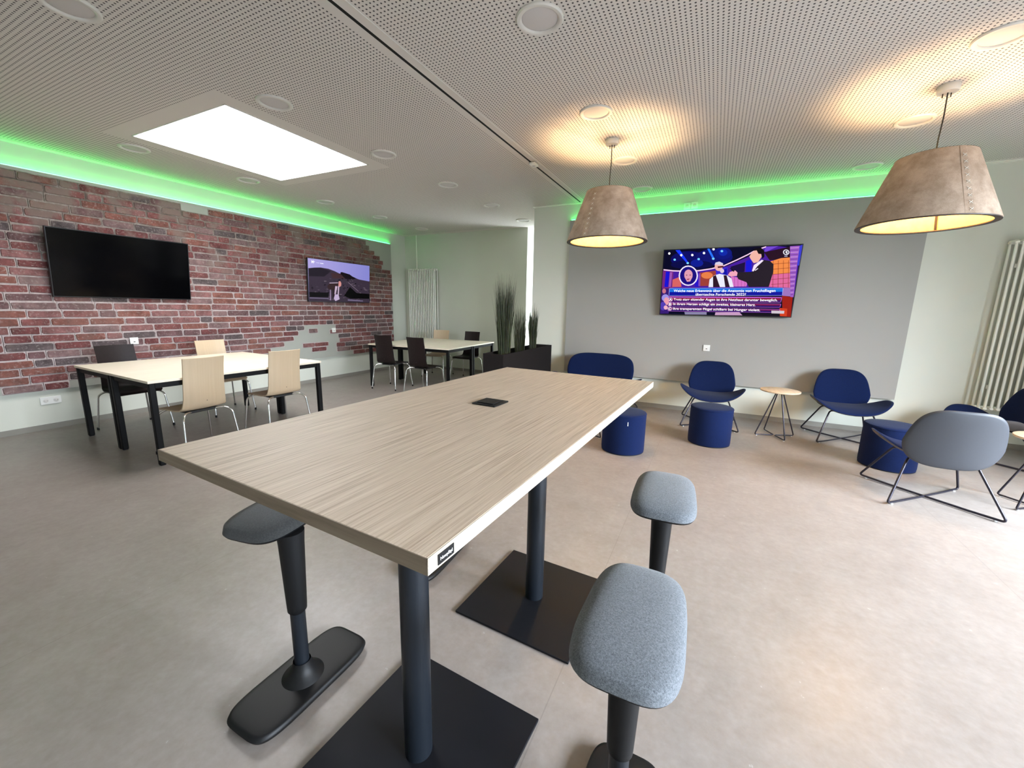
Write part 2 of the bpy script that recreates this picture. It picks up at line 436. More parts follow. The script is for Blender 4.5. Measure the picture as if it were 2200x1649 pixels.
# wall panels with the green light coves behind them
struct(box('panel_front', M['panel'], -2.135, 2.022, YT - .05, YT - .008, .445, 2.775))
PL0, PL1 = -1.6, 7.22
pl = tag(box('brick_print_panel', M['panelL'], XL + .01, XL + .045, PL0, PL1, .445, 2.775), 'long panel with a worn red brick face on the side wall', 'wall panel')
def led(x0, x1, y0, y1, label, zt=2.781):
    t = thing('led_strip', label, 'light strip', ((x0 + x1) / 2, (y0 + y1) / 2, zt - .006))
    cx, cy = (x0 + x1) / 2, (y0 + y1) / 2
    MB().box(x0 - cx, x1 - cx, y0 - cy, y1 - cy, 0, .006).build('channel', M['white'], t)
    MB().box(x0 - cx + .002, x1 - cx - .002, y0 - cy + .002, y1 - cy - .002, .006, .010).build('light_cover', M['led'], t)
led(XL + .024, XL + .038, PL0 + .02, PL1 - .02, 'green glowing light strip on top of the brick panel')
led(-2.12, 2.005, YT - .040, YT - .026, 'green glowing light strip on top of the plain grey panel behind the pendants')

# ---- bricks
CO = .0885; LEN = [.31, .29, .33, .20, .27, .14, .31]
def keep(y, z):
    if y > 7.2: return False
    if 3.2 < y < 3.66 and z > 2.66 - .0 * y: return False
    if y > 6.45 + max(0, (2.75 - z)) * 1.15: return False
    if z < 1.06 and y < 5.60:
        lim = 4.30 + (z - .62) * 1.62
        if y > lim:
            return False
    if 5.6 <= y < 6.0 and z < .50: return False
    if z < .55 and 1.98 < y < 4.3: return False
    if z < .62 and 4.05 < y: 
        if y < 5.6: return False
    if z < .50 and y < 1.44: return False
    return True
bricks = []
row = 0; z = .452
while z < 2.70:
    y = PL0 + .01 + (row % 2) * .12 + random.uniform(-.03, .03); y = max(y, PL0 + .01)
    if row % 2: y = PL0 + .01
    first = True
    while y < PL1 - .06:
        L = random.choice(LEN) * random.uniform(.92, 1.06)
        if first and row % 2: L *= .5
        first = False
        y1 = min(y + L, PL1 - .01)
        if keep((y + y1) / 2, z + .04): bricks.append((y, y1, z, z + CO - .017 + random.uniform(-.002, .003)))
        y = y1 + .016
    z += CO; row += 1
bricks += [(4.88, 5.115, .668, .738), (5.13, 5.42, .668, .738), (5.06, 5.37, .580, .650), (5.02, 5.20, .925, .995)]      # small island of bricks in the bare patch
def brick_geo(y0, y1, z0, z1):
    # irregular hand-made face: rounded outline standing proud of the joint
    t = random.uniform(.005, .010); n = 10; v = []; f = []
    cy, cz, hy, hz = (y0 + y1) / 2, (z0 + z1) / 2, (y1 - y0) / 2, (z1 - z0) / 2
    c = .013; pts = []
    ok = [(-hy, -hz + c), (-hy + c * .3, -hz + c * .3), (-hy + c, -hz), (0, -hz), (hy - c, -hz), (hy - c * .3, -hz + c * .3), (hy, -hz + c),
          (hy, hz - c), (hy - c * .3, hz - c * .3), (hy - c, hz), (0, hz), (-hy + c, hz), (-hy + c * .3, hz - c * .3), (-hy, hz - c)]
    n = len(ok)
    for a, b in ok: pts.append((cy + a + random.uniform(-.0035, .0035), cz + b + random.uniform(-.003, .003)))
    for (a, b) in pts: v.append((0, a, b))
    for (a, b) in pts: v.append((t, cy + (a - cy) * (1 - .005 / hy), cz + (b - cz) * .90))
    for i in range(n):
        j = (i + 1) % n; f.append((i, j, n + j, n + i))
    f.append(tuple(n + i for i in range(n)))
    return v, f
XF = XL + .0465
# mortar face following the same worn outline (courses joined by mortar)
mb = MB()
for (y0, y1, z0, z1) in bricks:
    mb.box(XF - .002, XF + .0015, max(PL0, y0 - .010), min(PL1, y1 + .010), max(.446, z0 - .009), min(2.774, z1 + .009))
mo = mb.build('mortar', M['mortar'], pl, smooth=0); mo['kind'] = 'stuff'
vis = sorted([b for b in bricks if b[1] > 1.25], key=lambda b: b[0])
singles = vis[:300]; rest = vis[300:] + [b for b in bricks if b[1] <= 1.25]
for (y0, y1, z0, z1) in singles:
    v, f = brick_geo(y0, y1, z0, z1); mb = MB(); mb.add([(p[0], p[1] - y0, p[2] - z0) for p in v], f)
    mb.build('brick', random.choices(BR, BRW)[0], pl, 0, loc=(XF + .001, y0, z0))
mb = MB()
for (y0, y1, z0, z1) in rest:
    v, f = brick_geo(y0, y1, z0, z1); mb.cur = random.choices(range(len(BR)), BRW)[0]
    mb.add([(p[0] + XF + .001, p[1], p[2]) for p in v], f)
o = mb.build('bricks_far', BR, pl, 0); o.name = 'brick_rest'; o['kind'] = 'stuff'

# ------------------------------------------------------------------ ceiling fittings
t = thing('ceiling_light', 'large square glowing white light set flush in the perforated ceiling over the front desk', 'ceiling light', ((HX0 + HX1) / 2, (HY0 + HY1) / 2, ZC))
hw = (HX1 - HX0) / 2; hd = (HY1 - HY0) / 2
MB().box(-hw, hw, -hd, hd, .020, .035).build('light_cover', M['skylight'], t)
fr = MB()
for r in ((-hw, hw, -hd, -hd + .012), (-hw, hw, hd - .012, hd), (-hw, -hw + .012, -hd, hd), (hw - .012, hw, -hd, hd)): fr.box(r[0], r[1], r[2], r[3], -.003, .02)
fr.build('frame', M['white'], t, smooth=0)

def make_downlight():
    t = thing('downlight', '', 'ceiling lamp', group='round downlights in the ceiling')
    MB().lathe([(.100, -.002), (.104, -.010), (.112, -.014), (.126, -.013), (.132, -.006), (.132, 0)], 40, caps=False).build('trim_ring', M['ringw'], t)
    MB().lathe([(.0, -.0045), (.090, -.0045), (.101, -.001)], 40, caps=False).build('light_cover', M['diffuser'], t)
    return t
rows = [(-5.635, (2.384, 3.561, 4.743, 5.906, 7.10), 'nearest the brick panel'),
        (-3.315, (1.201, 2.365, 3.567, 4.736, 5.908, 7.094), 'between the large ceiling light and the dark joint'),
        (-1.03, (2.363, 3.557, 4.748, 5.89), 'over the high table and the first pendant'),
        (1.315, (3.587, 4.755, 5.936), 'around the second pendant')]
ORD = ['nearest', 'second', 'third', 'fourth', 'fifth', 'farthest']
dl = None
for x, ys, where in rows:
    for k, y in enumerate(ys):
        nm = 'farthest' if k == len(ys) - 1 else ORD[k]
        lab = '%s round downlight of the row %s' % (nm, where)
        if dl is None: dl = make_downlight(); dl.location = (x, y, ZC); dl['label'] = lab
        else: dup(dl, (x, y, ZC), 0, lab)
t = thing('ceiling_sensor', 'small white boxy fitting on the dark joint of the ceiling', 'sensor', (-1.955, 4.43, ZC - .006))
MB().box(-.035, .035, -.055, .055, -.028, 0).build('housing', M['white'], t, bevel=.008)
MB().lathe([(0, -.034), (.016, -.032), (.02, -.027)], 16, caps=False).build('lens', M['diffuser'], t)

def pendant(x, y, ang_st, ang_struts, label):
    t = thing('pendant_lamp', label, 'lamp', (x, y, ZC), 0, 'felt pendant lamps')
    MB().lathe([(.0, -.048), (.055, -.048), (.060, -.042), (.060, -.008), (.055, 0)], 32, caps=False).build('ceiling_rose', M['ringw'], t)
    g = MB()
    for k in (-1, 1): g.tube([(.022 * k, .01, -.048), (.022 * k, .01, -.075)], .0035, 8)
    g.build('cord_grip', M['rim'], t)
    MB().tube([(0, 0, -.045), (.003, 0, -.2), (-.003, .0, -.35), (0, 0, -.56)], .0045, 8).build('cord', M['cord'], t)
    zt, zb, rt, rb = 2.56 - ZC, 2.10 - ZC, .215, .385
    n = 72
    s = MB(); s.lathe([(rb, zb), (rb + .002, zb + .003), ((rb + rt) / 2 + .001, (zb + zt) / 2), (rt, zt)], n, caps=False)
    sh = s.build('shade', M['felt'], t, 60)
    MB().lathe([(rt - .005, zt - .001), (rb - .005, zb + .004)], n, caps=False).build('liner', M['liner'], t)
    MB().lathe([(rb + .001, zb - .001), (rb + .0005, zb - .006), (rb - .006, zb - .008), (rb - .036, zb - .004), (rb - .036, zb + .003), (rb - .006, zb + .004)], n, caps=False).build('rim_ring', M['rim'], t)
    MB().lathe([(rt + .001, zt + .001), (rt - .006, zt + .002), (rt - .008, zt - .004)], n, caps=False).build('top_ring', M['rim'], t)
    for a in ang_struts:
        ca, sa = math.cos(a), math.sin(a)
        g = MB(); g.tube([((rb - .022) * ca, (rb - .022) * sa, zb + .002), ((rt - .015) * ca, (rt - .015) * sa, zt - .01), (.03 * ca, .03 * sa, zt - .02)], .008, 8, .01)
        g.build('strut', M['rim'], t)
    MB().lathe([(.0, zt - .012), (.052, zt - .014), (.052, zt - .018), (.024, zt - .02), (.026, zt - .10), (.020, zt - .12), (0, zt - .12)], 20, caps=False).build('socket', M['rim'], t)
    MB().lathe([(.0, -.735), (.022, -.728), (.030, -.708), (.026, -.68), (.014, -.655), (.014, -.58)], 20, caps=False).build('bulb', M['bulb'], t)
    # overlapping felt flap and its cross stitches
    flap = MB(); a0 = ang_st + R_(1); a1 = ang_st + R_(-10)
    vs_ = []; fs = []
    for k in range(9):
        a = a0 + (a1 - a0) * k / 8
        off = .003 if k > 0 else .0005
        for (r, z_) in ((rb + off, zb), (rt + off, zt)): vs_.append((r * math.cos(a), r * math.sin(a), z_))
    for k in range(8): fs.append((2 * k, 2 * k + 2, 2 * k + 3, 2 * k + 1))
    flap.add(vs_, fs); fo = flap.build('seam_flap', M['felt'], sh, 60)
    for k in range(9):
        f = .06 + .10 * k; r = rb + (rt - rb) * f + .005; z_ = zb + (zt - zb) * f; a = ang_st + R_(-4.5)
        c = Vector((r * math.cos(a), r * math.sin(a), z_)); ux = Vector((-math.sin(a), math.cos(a), 0))
        uz = Vector(((rt - rb) * math.cos(a), (rt - rb) * math.sin(a), zt - zb)).normalized()
        g = MB()
        for sg in (-1, 1): g.tube([c - ux * .011 * sg - uz * .010, c + ux * .011 * sg + uz * .010], .0016, 5)
        g.build('stitch', M['stitch'], sh)
    return t
pendant(-1.03, 4.148, R_(-103), [R_(-122 + 3), R_(-122 + 123), R_(-80)], 'smaller-looking beige felt pendant lamp nearer the plant trough')
pendant(1.30, 4.155, R_(-68), [R_(-125), R_(-68), R_(60)], 'larger-looking beige felt pendant lamp nearer the tall radiator of the screen wall')

# ------------------------------------------------------------------ tables
def prism(mb, pts, z0, z1):
    n = len(pts)
    mb.add([(x, y, z0) for x, y in pts] + [(x, y, z1) for x, y in pts],
           [tuple(reversed(range(n))), tuple(range(n, 2 * n))] + [(i, (i + 1) % n, n + (i + 1) % n, n + i) for i in range(n)])
    return mb
HT = thing('high_table', 'tall oak-look standing table on two black columns in the foreground', 'table', (-.705, 1.272, 0), R_(-3.0))
w2, d2 = .42, .84
MB().box(-w2 + .0015, w2 - .0015, -d2 + .0015, d2 - .0015, 1.0725, 1.1).build('tabletop', M['oak'], HT, 40, .0012)
MB().box(-w2, w2, -d2, -d2 + .0015, 1.0725, 1.0995).build('end_band', M['oakend_shaded'], HT, 0)
MB().box(-w2, w2, d2 - .0015, d2, 1.0725, 1.0995).build('end_band', M['oakend_shaded'], HT, 0)
MB().box(w2 - .0015, w2, -d2, d2, 1.0725, 1.0995).build('edge_band', M['oakedge'], HT, 0)
MB().box(-w2, -w2 + .0015, -d2, d2, 1.0725, 1.0995).build('edge_band', M['oakedge'], HT, 0)
for sy in (-1, 1):
    px, py = (.0, -.42) if sy < 0 else (.005, .43)
    col_ = MB().lathe([(.044, .008), (.0445, .02), (.044, 1.06)], 36, (px - .01, py)).build('column', M['blackmetal'], HT)
    MB().lathe([(.095, 1.060), (.095, 1.0725)], 36, (px - .01, py)).build('mounting_plate', M['blackmetal'], HT)
    MB().box(px - .29, px + .29, py - .29, py + .29, .002, .012).build('floor_plate', M['plate'], HT, 40, .002)
pb = MB(); T = Matrix.Translation((-.01, .005, 1.1))
box_o = MB().box(-.050, .050, -.050, .050, 0, .006, T).build('power_socket', M['black'], HT, 40, .004)
MB().box(-.034, .034, -.038, .038, .006, .009, T).build('socket_lid', M['black'], box_o, 40, .003)
st = MB().box(w2, w2 + .0012, -d2 + .022, -d2 + .060, 1.0765, 1.0935).build('name_plate', M['black'], HT, 0)
def text(body, size, T, mt, parent, name='lettering', align='CENTER', extr=.0002, font_scale_x=1.0, bold=0):
    cu = bpy.data.curves.new(name, 'FONT'); cu.body = body; cu.size = size; cu.align_x = align; cu.align_y = 'CENTER'; cu.extrude = extr
    cu.resolution_u = 3; cu.offset = bold
    o = bpy.data.objects.new(name, cu); C.objects.link(o)
    dg = bpy.context.evaluated_depsgraph_get(); me = bpy.data.meshes.new_from_object(o.evaluated_get(dg))
    bpy.data.objects.remove(o); me.transform(T @ Matrix.Diagonal((font_scale_x, 1, 1, 1)))
    me.materials.clear(); me.materials.append(mt)
    r = bpy.data.objects.new(name, me); C.objects.link(r); r.parent = parent; return r
Tt = Matrix.Translation((w2 + .0016, -d2 + .041, 1.085)) @ Matrix.Rotation(R_(90), 4, 'Z') @ Matrix.Rotation(R_(90), 4, 'X')
text('NowyStyl', .0074, Tt, M['white'], st, bold=.0001)

def desk(loc, rz, label, axis):
    "one bench desk; local x across .84, y along 1.68"
    t = thing('desk', label, 'table', loc, rz, 'light canteen desks with black frames')
    hx, hy = .419, .84
    MB().box(-hx, hx, -hy, hy, .748, .770).build('tabletop', M['maple'], t, 40, .002)
    fr = MB(); e = .035
    for r in ((-hx + e, hx - e, -hy + .02, -hy + .05), (-hx + e, hx - e, hy - .05, hy - .02), (-hx + .02, -hx + .05, -hy + e, hy - e), (hx - .05, hx - .02, -hy + e, hy - e)):
        fr.box(r[0], r[1], r[2], r[3], .700, .748)
    fr.build('frame', M['deskmetal'], t, 0)
    for sx in (-1, 1):
        for sy in (-1, 1):
            cx, cy = sx * (hx - .032), sy * (hy - .032)
            MB().box(cx - .024, cx + .024, cy - .024, cy + .024, .006, .748).build('leg', M['deskmetal'], t, 40, .008)
            MB().box(cx - .018, cx + .018, cy - .018, cy + .018, 0, .006).build('foot_pad', M['black'], t)
    return t
def off(loc, rz, dx, dy): return (loc[0] + dx * math.cos(rz) - dy * math.sin(rz), loc[1] + dx * math.sin(rz) + dy * math.cos(rz), 0)
D1, r1 = (-5.10, 2.545), R_(-2.15)
D2, r2 = (-4.695, 6.22), R_(2.65)
dk = desk(off(D1, r1, -.42, 0), r1, 'light-topped desk nearest the brick panel, half of the front pair under the ceiling light', 0)
dup(dk, off(D1, r1, .42, 0), r1, 'light-topped desk of the front pair with two pale chairs on its near side')
dup(dk, off(D2, r2, 0, -.42), r2 + R_(90), 'light-topped desk of the far pair with two dark chairs at its near side')
dup(dk, off(D2, r2, 0, .42), r2 + R_(90), 'light-topped desk of the far pair beside the white radiator')

# ------------------------------------------------------------------ canteen chairs (local: faces +Y)
def make_chair(kind):
    wood_ = M['chairwood'] if kind == 'light' else M['wenge']
    t = thing('canteen_chair', '', 'chair', group='plywood canteen chairs')
    prof = [(.225, .438), (.205, .452), (.16, .458), (.05, .455), (-.06, .452), (-.125, .458), (-.165, .478), (-.185, .515), (-.195, .57), (-.205, .66), (-.218, .76), (-.235, .86), (-.250, .945)]
    wid = [.185, .205, .212, .210, .205, .198, .192, .186, .180, .177, .175, .174, .176]
    def surf(th):
        mb = MB(); nx = 11; v = []; f = []
        for side in (0, 1):
            for i, ((y, z_), w_) in enumerate(zip(prof, wid)):
                if i == 0: ty, tz = prof[1][0] - y, prof[1][1] - z_
                elif i == len(prof) - 1: ty, tz = y - prof[-2][0], z_ - prof[-2][1]
                else: ty, tz = prof[i + 1][0] - prof[i - 1][0], prof[i + 1][1] - prof[i - 1][1]
                l = math.hypot(ty, tz); ny, nz = tz / l, -ty / l          # normal (towards the sitter)
                for k in range(nx):
                    u = -1 + 2 * k / (nx - 1)
                    c = (.028 if i > 6 else .028 * i / 7) * (u * u)
                    oo = 0 if side == 0 else -th
                    v.append((u * w_, y + ny * (c + oo), z_ + nz * (c * .3 + oo)))
        n = len(prof)
        for i in range(n - 1):
            for k in range(nx - 1):
                a = i * nx + k; f.append((a, a + nx, a + nx + 1, a + 1))
                b = n * nx + a; f.append((b, b + 1, b + nx + 1, b + nx))
        for i in range(n - 1):
            for k in (0, nx - 1):
                a = i * nx + k; b = a + n * nx
                f.append((a, b, b + nx, a + nx) if k == 0 else (a, a + nx, b + nx, b))
        for k in range(nx - 1):
            a = k; b = n * nx + k; f.append((a, a + 1, b + 1, b))
            a = (n - 1) * nx + k; b = n * nx + a; f.append((a, b, b + 1, a + 1))
        mb.add(v, f); return mb
    surf(.011).build('seat_shell', wood_, t, 50)
    MB().box(-.13, .13, -.13, .16, .418, .442).build('seat_mount', M['mount'], t, 40, .006)
    for sx in (-1, 1):
        for sy in (-1, 1):
            l = MB().tube([(sx * .06, sy * .10 + .01, .428), (sx * .175, sy * .165, .432), (sx * .215, sy * .205, .395), (sx * .245, sy * .25, .02)], .0095, 12, .035)
            lo = l.build('leg', M['chrome'], t)
            MB().lathe([(.011, 0), (.012, .004), (.011, .03)], 12, (sx * .246, sy * .251)).build('foot_cap', M['black'], lo)
    if kind == 'light': pass
    MB().lathe([(.004, 0), (.004, .002), (0, .0025)], 10, T=Matrix.Translation((0, -.2035, .535)) @ Matrix.Rotation(R_(90), 4, 'X')).build('screw', M['shell2'], t)
    return t
lc = make_chair('light'); lc.location = (-4.44, 2.075, 0); lc.rotation_euler = (0, 0, R_(92)); lc['label'] = 'pale beech chair before the front desks, closest to their nearest corner'
dup(lc, (-4.40, 2.87, 0), R_(87), 'pale beech chair before the front desks, closer to the far desks')
dup(lc, (-5.83, 3.08, 0), R_(-92), 'pale beech chair between the front desks and the brick panel')
dup(lc, (-5.17, 6.94, 0), R_(180 + 12), 'pale beech chair at the far desks in front of the white radiator')
dc = make_chair('dark'); dc.location = (-5.90, 2.145, 0); dc.rotation_euler = (0, 0, R_(-88)); dc['label'] = 'dark brown chair between the front desks and the brick panel'
dup(dc, (-5.07, 5.47, 0), R_(5), 'dark brown chair at the near side of the far desks, nearer the brick panel')
dup(dc, (-4.31, 5.42, 0), R_(-1), 'dark brown chair at the near side of the far desks, nearer the plant trough')
dup(dc, (-4.44, 6.935, 0), R_(180), 'dark brown chair behind the far desks against the back wall')

# ------------------------------------------------------------------ sit-stand stools
def make_stool(fab, seat_off=(0, .058), seat_rot=0, lean=0):
    t = thing('standing_stool', '', 'stool', group='padded sit-stand stools')
    pt_, pb_ = pillow(.115, .245, 5.0, .016, .022, pt=6, pb=4, N_=56)
    pt_.v += []
    pt_.build('base', M['black'], t, 60, loc=(0, 0, .024))
    xf(pb_, Matrix.Identity(4)).build('base_pad', M['black'], t, 60, loc=(0, 0, .024))
    MB().lathe([(.078, .036), (.070, .045), (.052, .058), (.036, .085), (.031, .105)], 32, caps=False).build('base_collar', M['black'], t)
    MB().lathe([(.026, .08), (.026, .36)], 24).build('lower_tube', M['blackmetal'], t)
    MB().lathe([(.027, .318), (.033, .326), (.034, .345), (.043, .60), (.046, .645)], 28).build('upper_tube', M['black'], t)
    a, b = pillow(.128, .222, 3.6, .046, .014, bend=lambda x, y: -.10 * y * y - .2 * x * x, taper=lambda u: 1 - .05 * u, pt=3.6, pb=5)
    T = Matrix.Translation((seat_off[0], seat_off[1], .660)) @ Matrix.Rotation(seat_rot, 4, 'Z')
    xf(a, T).build('seat', fab, t, 80)
    xf(b, T).build('seat_base', M['black'], t, 80)
    return t
s3 = make_stool(M['greyfab']); s3.location = (-.112, .905, 0); s3['label'] = 'light grey padded stool nearest the camera at the sunlit side of the high table'
dup(s3, (-.118, 1.71, 0), R_(3), 'light grey padded stool, second from the camera, on the sunlit side of the high table')
s1 = make_stool(M['greydark'], (-.12, .085), R_(10)); s1.location = (-1.297, .850, 0); s1['label'] = 'dark grey stool half under the table corner on its shaded side'
dup(s1, (-1.335, 1.745, 0), R_(4), 'stool almost hidden beneath the high table, only its black base showing')

# ------------------------------------------------------------------ lounge chairs (local: faces -Y)
def make_lounge(name, hw_seat, hw_back, foot_x, label):
    t = thing(name, label, 'sofa' if name == 'lounge_sofa' else 'chair', group=None if name == 'lounge_sofa' else 'blue lounge chairs')
    W = hw_seat
    def bend(x, y):
        u = min(1, abs(x) / W)
        return .135 * u ** 2.9 + .03 * max(0, y - .02) - .03 * max(0, -y - .12) / .2 * (1 - u)
    def warp(x, y):
        u = min(1, abs(x) / W)
        return x, y * (1 - .17 * u ** 2.4) - .02 * u
    a, b = pillow(W, .252, 2.7, .034, .018, bend=bend, warp=warp, N_=72)
    xf(a, Matrix.Translation((0, -.030, .372))).build('seat_cushion', M['bluefab'], t, 80)
    xf(b, Matrix.Translation((0, -.030, .372))).build('seat_shell', M['shell2'], t, 80)
    hb = hw_back
    a, b = pillow(hb, .240, 3.5, .034, .022, bend=lambda x, y: .05 * (x / .28) ** 2 * (.28 / hb) ** 1.2, taper=lambda v: (1.03 - .17 * max(0, v + .2) - .10 * max(0, -v - .2) ** 1.5) if hb < .4 else (1 - .06 * max(0, v)), N_=72)
    T = Matrix.Translation((0, .278, .556)) @ Matrix.Rotation(R_(-14), 4, 'X') @ Matrix.Rotation(R_(90), 4, 'X')
    xf(a, T).build('back_cushion', M['bluefab'], t, 80)
    xf(b, T).build('back_shell', M['shell'], t, 80)
    fx, fy = foot_x, .31
    tx = W * .52
    for sx in (-1, 1):
        for sy in (-1, 1):
            l = MB().tube([(sx * tx * .3, sy * .10, .352), (sx * tx, sy * .135, .357), (sx * fx, sy * fy, .018), (sx * fx * .55, sy * fy * .55, .013)], .0085, 10, .03)
            lo = l.build('leg', M['rod'], t)
            MB().lathe([(.009, 0), (.011, .003), (.009, .010)], 10, (sx * fx * .88, sy * fy * .88)).build('glide', M['glide'], lo)
    for s_ in (-1, 1):
        MB().tube([(-fx * .56, -s_ * fy * .56, .013), (fx * .56, s_ * fy * .56, .013)], .0085, 10).build('floor_bar', M['rod'], t)
    return t
c2 = make_lounge('lounge_chair', .375, .275, .33, 'dark blue lounge chair below the lit screen, behind a round pouf')
c2.location = (.052, 5.725, 0); c2.rotation_euler = (0, 0, R_(2))
dup(c2, (1.465, 5.80, 0), R_(5), 'dark blue lounge chair just beyond the little round side table, below the panel corner')
dup(c2, (1.655, 4.22, 0), R_(180 + 1.5), 'lounge chair turned away from the camera, showing its grey back')
dup(c2, (2.56, 5.64, 0), R_(-88), 'dark blue lounge chair by the big radiator, cut by the picture edge')
sf = make_lounge('lounge_sofa', .66, .50, .58, 'wide dark blue two-seat sofa against the grey panel behind the high table')
sf.location = (-1.475, 5.78, 0); sf.rotation_euler = (0, 0, 0)

def make_pouf():
    t = thing('pouf', '', 'pouf', group='blue round poufs')
    MB().lathe([(.0, .0), (.208, 0), (.214, .004), (.214, .020)], 56, caps=False).build('base', M['black'], t)
    MB().lathe([(.214, .010), (.2165, .03), (.2165, .392), (.2145, .402)], 56, caps=False).build('side_cover', M['bluefab'], t)
    MB().lathe([(.2165, .402), (.2145, .410), (.205, .4145), (.12, .417), (0, .418)], 56, caps=False).build('top_cover', M['bluefab'], t, 60)
    MB().lathe([(.2155, .399), (.2190, .402), (.2155, .405)], 56, caps=False).build('piping', M['bluefab'], t)
    return t
p = make_pouf(); p.location = (-.742, 4.185, 0); p['label'] = 'blue round pouf with a tiny white tag, partly behind the high table corner'
p2 = dup(p, (.07, 4.90, 0), 0, 'blue round pouf standing in front of the lounge chair below the lit screen')
p3 = dup(p, (1.632, 4.975, 0), 0, 'blue round pouf between the grey-backed chair and the lounge chair by the panel corner')
MB().box(-.003, .003, -.001, .001, -.02, .02).build('tag', M['white'], p, loc=(.075, -.2055, .335)).rotation_euler = (0, 0, R_(20))

def side_table(loc, rz, label):
    t = thing('side_table', label, 'table', loc, rz, 'little round side tables')
    MB().lathe([(.0, .540), (.196, .540), (.203, .545), (.203, .556), (.199, .558), (0, .558)], 56, caps=False).build('tabletop', M['blonde'], t)
    MB().lathe([(.0, .534), (.07, .534), (.07, .540)], 24, caps=False).build('mounting_plate', M['blackmetal'], t)
    for k in range(4):
        a = R_(22 + 90 * k); f = .222
        lo = MB().tube([(.035 * math.cos(a), .035 * math.sin(a), .536), (f * math.cos(a), f * math.sin(a), .014), (.02 * math.cos(a), .02 * math.sin(a), .012)], .0068, 10, .02).build('leg', M['rod'], t)
        MB().lathe([(.008, 0), (.010, .003), (.008, .007)], 10, (.2 * math.cos(a), .2 * math.sin(a))).build('glide', M['glide'], lo)
    return t
side_table((.768, 5.555, 0), R_(0), 'little round pale wood side table between two lounge chairs under the grey panel')
side_table((2.365, 4.40, 0), R_(107), 'little round side table beside the grey-backed chair, cut by the picture edge')
side_table((-1.215, 4.53, 0), R_(-55), 'little round side table hidden under the high table, one foot showing beside a pouf')

# ------------------------------------------------------------------ planter with three grass plants
t = thing('planter', 'long dark rectangular plant trough behind the high table', 'planter', (-2.445, 5.265, 0))
hx, hy, hz = .147, .835, .872
mb = MB()
mb.box(-hx, hx, -hy, -hy + .018, 0, hz).box(-hx, hx, hy - .018, hy, 0, hz).box(-hx, -hx + .018, -hy + .018, hy - .018, 0, hz).box(hx - .018, hx, -hy + .018, hy - .018, 0, hz).box(-hx + .018, hx - .018, -hy + .018, hy - .018, .02, .04)
mb.build('trough', M['planter'], t, 40, .004)
MB().box(-hx + .018, hx - .018, -hy + .018, hy - .018, .60, .80).build('soil', M['soil'], t)
M['blade'] = mat('grass_blade', (.018, .030, .004), .55, var=.45, vscale=14)
M['bladetip'] = mat('grass_blade_dry', (.030, .034, .014), .6, var=.4, vscale=14)
def grass(x, y, rx, ry, zt, n, label):
    t = thing('grass_plant', label, 'plant', (x, y, .80), 0, 'tall artificial grasses in the trough')
    for part in range(2):
        mb = MB()
        for i in range(n // 2):
            a = random.uniform(0, 2 * math.pi); r = math.sqrt(random.random())
            bx, by = rx * .75 * r * math.cos(a), ry * .75 * r * math.sin(a)
            h = (zt - .80) * (random.uniform(.55, 1.0) if i % 6 else random.uniform(.85, 1.12))
            lean = random.uniform(.0, .07) * h
            tx, ty = bx * 1.25 + lean * math.cos(a) + random.gauss(0, .015), by * 1.25 + lean * math.sin(a) + random.gauss(0, .02)
            w_ = random.uniform(.0028, .0050); d = random.uniform(0, math.pi); ux, uy = math.cos(d) * w_, math.sin(d) * w_
            P = []
            for q in (0, .4, .75, 1):
                k = q ** 1.6
                P.append((bx + (tx - bx) * k, by + (ty - by) * k, h * q))
            v = []
            for (px, py, pz), ww in zip(P, (1, 1.1, .6, .08)):
                v += [(px - ux * ww, py - uy * ww, pz), (px + ux * ww, py + uy * ww, pz), (px + uy * ww * .5, py - ux * ww * .5, pz)]
            f = []
            for s_ in range(3):
                for c in range(3):
                    d_ = (c + 1) % 3; f.append((s_ * 3 + c, s_ * 3 + d_, s_ * 3 + 3 + d_, s_ * 3 + 3 + c))
            mb.add(v, f)
        o = mb.build('blades', M['blade'] if part == 0 else M['bladetip'], t, 0); o.name = 'grass_blades'; o['kind'] = 'stuff'
grass(-2.44, 4.72, .095, .13, 1.78, 420, 'tallest and widest green grass plant in the trough')
grass(-2.44, 5.20, .085, .09, 1.47, 130, 'thin sparse grass plant in the middle of the trough')
grass(-2.44, 5.66, .07, .07, 1.46, 170, 'narrow upright grass plant at the far end of the trough')

# ------------------------------------------------------------------ radiators
def radiator(x0, n, y, z0, z1, pitch, label, pipe, yf, yr):
    t = thing('radiator', label, 'radiator', (x0, y, z0))
    h = z1 - z0
    for i in range(n):
        c = MB(); x = i * pitch
        for yy in (yf, yr): c.tube([(x, yy, .03), (x, yy, h - .03)], .0118, 10)
        for zz in (.025, h - .025): c.tube([(x, yf - .012, zz), (x, yf, zz + (.012 if zz > .1 else -.012)), (x, yr, zz + (.012 if zz > .1 else -.012)), (x, yr + .012, zz)], .017, 8)
        c.build('column', M['radiator'], t)
    for zz in (.025, h - .025): MB().tube([(-.02, -.07, zz), ((n - 1) * pitch + .02, -.07, zz)], .017, 10).build('header_tube', M['radiator'], t)
    for xx in (pitch * 1.5, (n - 2.5) * pitch):
        for zz in (.25, h - .25): MB().box(xx - .012, xx + .012, -.03, .014, zz - .02, zz + .02).build('bracket', M['radiator'], t)
    if pipe is not None:
        MB().tube([(pipe, -.06, h - .02), (pipe, -.06, ZC - z0 - .002)], .011, 10).build('pipe', M['radiator'], t)
    v = MB(); v.tube([((n - 1) * pitch + .03, -.06, .03), ((n - 1) * pitch + .03, -.06, h * .98)], .009, 8)
    v.build('side_pipe', M['white'], t)
radiator(-6.44, 16, YA - .015, .33, 2.275, .0487, 'tall white column radiator on the back wall beyond the far desks', .19, -.114, -.030)
radiator(2.70, 12, YT - .015, .43, 2.225, .051, 'tall white column radiator on the screen wall at the picture edge', None, -.128, -.022)

